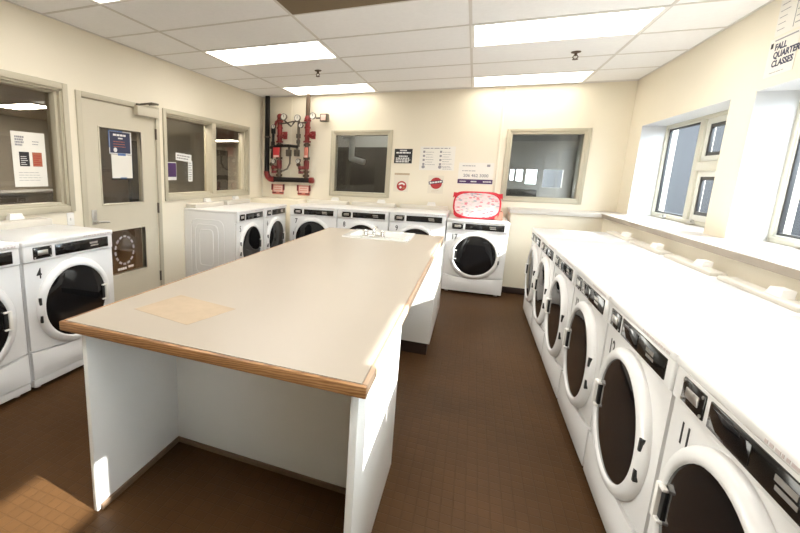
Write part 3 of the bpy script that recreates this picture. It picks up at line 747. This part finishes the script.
part('switch_box', MB().box(-2.165, -2.05, RY-0.05, RY+0.05, 2.16, 2.27, 0.006), 'pipegrey', t)
part('switch_cover', MB().box(-2.15, -2.075, RY-0.056, RY-0.05, 2.175, 2.255, 0.004), 'pinkwhite', t)
m = MB().cyl((-2.24, RY, 2.215), (-2.16, RY, 2.215), 0.012)
m.tube([(-2.82, RY-0.03, 2.22), (-2.74, RY-0.03, 2.19), (-2.63, RY-0.02, 2.10), (-2.60, RY, 2.15), (-2.56, RY, 2.20)], 0.012)
m.tube([(XB2, RY-0.03, 2.14), (-2.70, RY-0.03, 2.15), (-2.60, RY-0.03, 2.17), (-2.515, RY-0.02, 2.17)], 0.010)
m.tube([(-2.515, RY, 2.18), (-2.515, RY, 2.06), (-2.51, RY, 1.80)], 0.020).cyl((-2.515, RY, 1.93), (-2.515, RY, 1.99), 0.034).cyl((-2.515, RY, 1.85), (-2.515, RY, 1.90), 0.03)
m.tube([(-2.515, RY-0.01, 2.14), (-2.45, RY-0.03, 2.15), (XC, RY-0.03, 2.15)], 0.012)
part('trim_pipe', m, 'pipegrey', t)
m = MB().tube([(-2.955, RY, 1.62), (-2.94, RY, 1.80), (-2.935, RY, 2.06)], 0.020).cyl((-2.935, RY, 2.0), (-2.935, RY, 2.10), 0.034).cyl((-2.94, RY, 1.80), (-2.94, RY, 1.88), 0.03)
m.tube([(-2.98, RY, 1.79), (-2.85, RY-0.04, 1.81), (-2.65, RY-0.05, 1.815), (-2.50, RY-0.03, 1.80)], 0.022)
part('trim_pipe', m, 'pipeblack', t)
for x in (-2.665, -2.53):
    part('solenoid', MB().box(x-0.035, x+0.035, RY-0.05, RY+0.03, 1.66, 1.76, 0.008).cyl((x, RY, 1.76), (x, RY, 1.80), 0.02), 'pipegrey', t)
part('drain_hose', MB().tube([(-2.64, RY-0.01, 1.67), (-2.64, RY-0.02, 1.55), (-2.68, RY-0.02, 1.47), (-2.75, RY-0.02, 1.44), (-2.82, RY-0.02, 1.44)], 0.013), 'pipegrey', t)
part('wall_bracket', MB().cyl((XA, RY, 1.95), (XA, YB, 1.95), 0.012).cyl((XA, RY, 1.94), (XA, RY, 1.96), 0.043).cyl((-2.6, RY, ZH), (-2.6, YB, ZH), 0.012), 'pipegrey', t)

for x, lab in ((-2.878, 'red-edged sign box under the header pipe, beside the left corner'), (-2.437, 'red-edged sign box under the header pipe end, right of its twin')):
    t = thing('valve_sign', lab, 'sign', (x, YB, 1.145), 0, 'red valve signs')
    part('sign_plate', MB().box(-0.10, 0.10, -0.016, -0.001, -0.075, 0.078, 0.012), 'salmon', t)
    part('centre_panel', MB().box(-0.078, 0.078, -0.0185, -0.014, -0.035, 0.062, 0.002), 'pinkwhite', t, 'pale pink centre')
    for sx in (-1, 1):
        part('side_clip', MB().box(sx*0.100-0.012, sx*0.100+0.012, -0.028, -0.001, -0.01, 0.085, 0.004), 'darkred', t, 'dark red clip')
        part('lower_clip', MB().box(sx*0.065-0.035, sx*0.065+0.035, -0.024, -0.001, -0.058, -0.040, 0.004), 'darkred', t, 'dark red clip')
    m = MB()
    for q in range(2): text_rows(m, -0.06, 0.06, 0.02-q*0.034, 0.044-q*0.034, 1, 60+q, -0.0200, 0.5, 0.0)
    part('lettering', m, 'salmon', t)

# ------------------------------------------------------------------ signs and papers
def sheet(name, label, cat, loc, rz, w, h, m='paper', tilt=0.0, group=None, th=0.0016):
    t = thing(name, label, cat, loc, rz, group); t.rotation_euler = (0, tilt, rz)
    part('sheet', MB().box(-w/2, w/2, -th, -0.0002, -h/2, h/2), m, t)
    return t
Y0 = YB-0.001
t = sheet('wall_sign', 'small black sign with white lines of print beside the left back window', 'sign', (-0.950, Y0, 1.684), 0, 0.246, 0.198, 'blackboard', th=0.004)
m = MB(); text_rows(m, -0.05, 0.05, 0.066, 0.088, 1, 4, -0.0052, 0.8, 0.0); text_rows(m, -0.098, 0.098, 0.034, 0.058, 1, 5, -0.0052, 0.8, 0.0)
text_rows(m, -0.06, 0.06, -0.012, 0.010, 1, 6, -0.0052, 0.7, 0.0); text_rows(m, -0.10, 0.10, -0.090, -0.016, 3, 7, -0.0052, 0.62, 0.15)
part('lettering', m, 'labelwhite', t)
t = sheet('instruction_sheet', 'large white instruction sheet with small diagrams right of the black sign', 'poster', (-0.494, Y0, 1.657), 0, 0.458, 0.320)
m = MB(); text_rows(m, -0.19, 0.19, 0.125, 0.145, 1, 8, fill=0.5); text_rows(m, -0.15, -0.02, -0.10, 0.10, 6, 9, fill=0.18); text_rows(m, 0.07, 0.20, -0.12, 0.10, 7, 10, fill=0.18); text_rows(m, 0.08, 0.21, -0.15, -0.11, 2, 12, fill=0.3)
part('lettering', m, 'inkgrey', t)
m = MB()
for x in (-0.175, 0.045):
    for k in range(4): m.box(x-0.014, x+0.014, -0.003, -0.0012, 0.075-k*0.055, 0.103-k*0.055, 0.0004)
    m.cyl((x, -0.003, -0.115), (x, -0.0012, -0.115), 0.022)
part('diagram', m, 'inkgrey', t)
t = sheet('phone_sign', 'white sign with a phone number over a dark purple band', 'sign', (0.012, Y0, 1.466), 0, 0.432, 0.282)
part('band', MB().box(-0.216, 0.216, -0.0022, -0.0014, -0.133, -0.076), 'purple', t, 'dark purple band')
o = link('lettering', text_mesh('206 462 3000', 0.056, 'inkgrey', 0.0004, bold=0.0012), t, (0.005, -0.0022, -0.028))
m = MB(); text_rows(m, -0.17, 0.0, 0.085, 0.115, 1, 14, fill=0.35); text_rows(m, -0.17, 0.08, 0.02, 0.05, 1, 15, fill=0.3); m.box(0.13, 0.17, -0.0025, -0.0015, 0.09, 0.12)
part('lettering', m, 'inkgrey', t)
m = MB(); text_rows(m, -0.19, -0.11, -0.118, -0.092, 1, 16, -0.0032, 0.5, 0); text_rows(m, -0.05, 0.02, -0.118, -0.092, 1, 17, -0.0032, 0.6, 0); text_rows(m, 0.10, 0.20, -0.118, -0.092, 1, 18, -0.0032, 0.6, 0)
part('lettering', m, 'labelwhite', t)
t = sheet('round_logo_sticker', 'small white sheet with a round red and brown emblem under the black sign', 'sticker', (-0.956, Y0, 1.305), 0, 0.205, 0.235, 'paperdim')
part('emblem', MB().cyl((0.012, -0.0024, -0.035), (0.012, -0.0014, -0.035), 0.068, n=36), 'inkred', t, 'round emblem')
m = MB(); m.poly([(0.012+0.050*math.cos(q), -0.0034, -0.028+0.040*math.sin(q)) for q in [PI*(0.05+0.9*i/14) for i in range(15)]]+[(0.012+0.026*math.cos(q), -0.0034, -0.028+0.018*math.sin(q)) for q in [PI*(0.95-0.9*i/14) for i in range(15)]], (0, 0.001, 0))
m.cyl((-0.002, -0.0034, -0.055), (-0.002, -0.0024, -0.055), 0.016, n=20)
part('emblem_mark', m, 'paper', t, 'white arc and dot of the emblem')
part('emblem_shade', MB().cyl((0.042, -0.0034, -0.062), (0.042, -0.0024, -0.062), 0.020, n=20).cyl((-0.034, -0.0034, -0.018), (-0.034, -0.0024, -0.018), 0.014, n=20), 'inkorange', t)
tag(link('caption_strip', MB().box(-0.105, 0.105, -0.0014, -0.0002, -0.014, 0.014).mesh('caption_strip', 'worn'), None, (-0.948, Y0, 1.436)), 'narrow tan caption strip directly under the black sign', 'label')
t = sheet('red_logo_sticker', 'white sheet with a red disc crossed by a lettered banner', 'sticker', (-0.483, Y0, 1.305), 0, 0.205, 0.245, 'paperdim')
part('disc', MB().cyl((0.005, -0.0024, 0.018), (0.005, -0.0014, 0.018), 0.078, n=40), 'inkred', t, 'red disc')
part('banner', MB().box(-0.092, 0.092, -0.0034, -0.0022, 0.012, 0.052, mtx=Matrix.Translation((0.003, 0, 0)) @ Matrix.Rotation(math.radians(-9), 4, 'Y')), 'inkblue', t, 'dark banner across the disc')
m = MB(); text_rows(m, -0.080, 0.080, 0.021, 0.043, 1, 20, -0.0044, 0.9, 0.0)
bmesh.ops.transform(m.bm, matrix=Matrix.Translation((0.003, 0, 0)) @ Matrix.Rotation(math.radians(-9), 4, 'Y'), verts=m.bm.verts)
part('lettering', m, 'paper', t)
m = MB(); text_rows(m, -0.05, 0.05, -0.11, -0.07, 2, 21, fill=0.2); part('lettering', m, 'worn', t)

# right wall posters (facing -X)
def on_right(y, z): return (XR-0.001, y, z)
t = sheet('class_poster', 'white poster reading Fall Quarter Classes on the right wall', 'poster', on_right(3.592, 2.185), -PI/2, 0.270, 0.225, 'paper')
for txt, z, s in (('FALL', 0.055, 0.052), ('QUARTER', 0.008, 0.052), ('CLASSES', -0.042, 0.052)):
    link('lettering', text_mesh(txt, s, 'inkblue', 0.0004, align='LEFT', bold=0.0018), t, (-0.075+(0.0 if txt == 'FALL' else 0.0), -0.0022, z))
part('emblem', MB().box(-0.118, -0.096, -0.0026, -0.0015, 0.058, 0.088), 'ink', t)
m = MB(); m.box(-0.085, 0.12, -0.0026, -0.0015, 0.094, 0.102); text_rows(m, -0.08, 0.10, -0.105, -0.078, 1, 24, fill=0.15)
part('lettering', m, 'inkgrey', t)
t = sheet('notice_sheet', 'blank-looking white sheet above the class poster, touching the ceiling', 'poster', on_right(3.575, 2.415), -PI/2, 0.255, 0.215, 'paper')
m = MB(); text_rows(m, -0.11, -0.02, -0.09, 0.09, 5, 25, fill=0.1); m.box(0.035, 0.039, -0.0026, -0.0014, -0.09, 0.10); text_rows(m, 0.05, 0.11, -0.09, 0.09, 5, 26, fill=0.12)
part('lettering', m, 'inkgrey', t)

# papers on the left glass (facing +X)
XP = XL-0.084
t = sheet('window_poster', 'white poster with a black and an orange square taped inside the left window', 'poster', (XP, 2.344, 1.462), PI/2, 0.275, 0.42)
part('black_square', MB().box(-0.085, -0.005, -0.003, -0.0014, -0.052, 0.058), 'ink', t); part('orange_square', MB().box(0.022, 0.102, -0.003, -0.0014, -0.052, 0.058), 'inkorange', t)
m = MB(); text_rows(m, -0.075, -0.015, -0.045, 0.03, 5, 30, -0.0042, 0.35); part('lettering', m, 'labelwhite', t)
m = MB(); text_rows(m, 0.03, 0.095, -0.045, 0.04, 5, 31, -0.0042, 0.35); part('lettering', m, 'inkred', t)
m = MB(); text_rows(m, -0.11, -0.03, 0.10, 0.18, 4, 32, fill=0.7); text_rows(m, 0.03, 0.10, 0.11, 0.15, 2, 33, fill=0.3); text_rows(m, -0.10, 0.10, -0.17, -0.09, 4, 34, fill=0.15); part('lettering', m, 'inkgrey', t)
XD = XL-0.027
t = sheet('door_notice', 'dark blue printed notice taped on the upper door glass', 'notice', (XD, 3.235, 1.655), PI/2, 0.285, 0.215, 'labelwhite')
part('print_block', MB().box(-0.132, 0.125, -0.003, -0.0014, -0.098, 0.098), 'inkblue', t, 'dark blue print')
m = MB(); text_rows(m, -0.09, 0.08, 0.055, 0.085, 1, 36, -0.0042, 0.6, 0.1); text_rows(m, -0.03, 0.03, 0.03, 0.05, 1, 37, -0.0042, 0.6, 0); m.cyl((-0.07, -0.0042, -0.07), (-0.07, -0.003, -0.07), 0.022, n=16); part('lettering', m, 'labelwhite', t)
m = MB(); text_rows(m, -0.09, 0.09, -0.05, 0.02, 3, 38, -0.0042, 0.25); part('lettering', m, 'inkorange', t)
part('tape', MB().box(-0.145, 0.03, -0.003, -0.0014, 0.100, 0.110).box(-0.146, -0.136, -0.003, -0.0014, -0.05, 0.10).box(-0.04, 0.06, -0.0032, -0.0014, -0.122, -0.100), 'bluetape', t, 'blue tape')
t = sheet('door_paper', 'blank white paper taped on the door glass below the dark blue notice', 'notice', (XD, 3.245, 1.430), PI/2, 0.262, 0.225, 'paper')
part('tape', MB().box(-0.03, 0.05, -0.003, -0.0014, -0.122, -0.104), 'bluetape', t, 'blue tape')
part('dark_border', MB().box(-0.138, 0.138, -0.003, -0.0014, -0.125, -0.112).box(0.131, 0.142, -0.003, -0.0014, -0.12, 0.11), 'ink', t)
# ring of marks on the lower door glass
t = thing('ring_decal', 'ring of pale dashes with two words on the lower door glass', 'sticker', (XD, 3.222, 0.602), PI/2)
m = MB()
for k in range(14):
    q = 2*PI*k/14+0.15
    m.box(-0.019, 0.019, -0.002, -0.0004, -0.011, 0.011, mtx=Matrix.Translation((0.122*math.cos(q), 0, 0.140*math.sin(q))) @ Matrix.Rotation(-(q+PI/2), 4, 'Y'))
part('dash_ring', m, 'inkgrey', t)
m = MB(); text_rows(m, -0.10, 0.02, -0.198, -0.172, 1, 40, -0.002, 0.9, 0.0); text_rows(m, 0.04, 0.11, -0.19, -0.166, 1, 41, -0.002, 0.9, 0.0); part('lettering', m, 'labelwhite', t)
# papers in the double window
t = sheet('hall_flyer', 'dark purple flyer at the left end of the double window glass', 'flyer', (XP, 4.060, 1.395), PI/2, 0.16, 0.205, 'labelwhite')
part('print_block', MB().box(-0.075, 0.075, -0.003, -0.0014, -0.065, 0.095), 'purple', t)
t = sheet('hall_paper', 'crumpled white paper above the purple flyer in the double window', 'paper', (XP, 4.285, 1.56), PI/2, 0.30, 0.085, 'labelwhite', tilt=0.06)
m = MB(); text_rows(m, -0.13, 0.13, -0.03, 0.03, 2, 43, fill=0.5); part('lettering', m, 'inkgrey', t)
t = sheet('hall_list', 'narrow grey list sheet right of the flyer in the double window', 'paper', (XP, 4.41, 1.40), PI/2, 0.085, 0.25, 'labelwhite')
m = MB(); text_rows(m, -0.035, 0.035, -0.11, 0.11, 8, 44, fill=0.4); part('lettering', m, 'inkgrey', t)
# light switch
t = thing('light_switch', 'cream light switch plate between the left window and the door', 'switch', (XL, 2.60, 0.975), PI/2)
part('plate', MB().box(-0.035, 0.035, -0.006, -0.0003, -0.057, 0.057, 0.003), 'white2', t); part('toggle', MB().box(-0.006, 0.006, -0.014, -0.005, -0.012, 0.012, 0.002), 'white2', t)

# ceiling sprinkler heads
for x, y, lab in ((-1.742, 4.759, 'small sprinkler head on the ceiling between the two left light panels'), (0.743, 4.731, 'small sprinkler head on the ceiling between the two right light panels')):
    t = thing('fire_sprinkler', lab, 'sprinkler', (x, y, H), 0, 'ceiling sprinkler heads')
    part('escutcheon', MB().lathe([(0.04, 0.0), (0.038, -0.006), (0.02, -0.012), (0.0005, -0.012)], (0, 0, 0), 'Z', 20), 'pipebrown', t)
    part('body', MB().cyl((0, 0, -0.01), (0, 0, -0.035), 0.012, n=12).tube([(0.012, 0, -0.03), (0.022, 0, -0.045), (0.006, 0, -0.062)], 0.004, 6).tube([(-0.012, 0, -0.03), (-0.022, 0, -0.045), (-0.006, 0, -0.062)], 0.004, 6), 'pipebrown', t)
    part('deflector', MB().cyl((0, 0, -0.062), (0, 0, -0.066), 0.024, n=14), 'pipebrown', t)

# ------------------------------------------------------------------ light: sky and sun
w = bpy.data.worlds.new('World'); S.world = w; w.use_nodes = True
nt = w.node_tree; bg = nt.nodes['Background']
bg.inputs['Color'].default_value = (0.82, 0.91, 1.0, 1); bg.inputs['Strength'].default_value = 9.5
sun = bpy.data.lights.new('sun', 'SUN'); sun.energy = 17.0; sun.angle = math.radians(0.6); sun.color = (1.0, 0.97, 0.93)
so = bpy.data.objects.new('sun', sun); COL.objects.link(so)
so.rotation_euler = Vector((-1.0, 0.12, -0.525)).to_track_quat('-Z', 'Y').to_euler(); so.location = (8, 0, 6)

# ------------------------------------------------------------------ camera
cam = bpy.data.cameras.new('camera'); co = bpy.data.objects.new('camera', cam); COL.objects.link(co)
cam.sensor_width = 36.0; cam.sensor_fit = 'HORIZONTAL'; cam.lens = 18.9987; cam.shift_x = 0.12916; cam.shift_y = -0.017613
right = Vector((0.9235959766, 0.3824679680, 0.0262435783)); down = Vector((0.0949590958, -0.1619135043, -0.9822254259)); fwd = Vector((-0.3714205730, 0.9096715180, -0.1858614736))
R = Matrix((right, -down, -fwd)).transposed()
co.matrix_world = Matrix.Translation((0, 0, 1.418)) @ R.to_4x4()
cam.clip_start = 0.02; cam.clip_end = 200
S.camera = co
S.view_settings.view_transform = 'Standard'; S.view_settings.look = 'None'; S.view_settings.gamma = 1.0; S.view_settings.use_curve_mapping = False
S.view_settings.exposure = 0.58
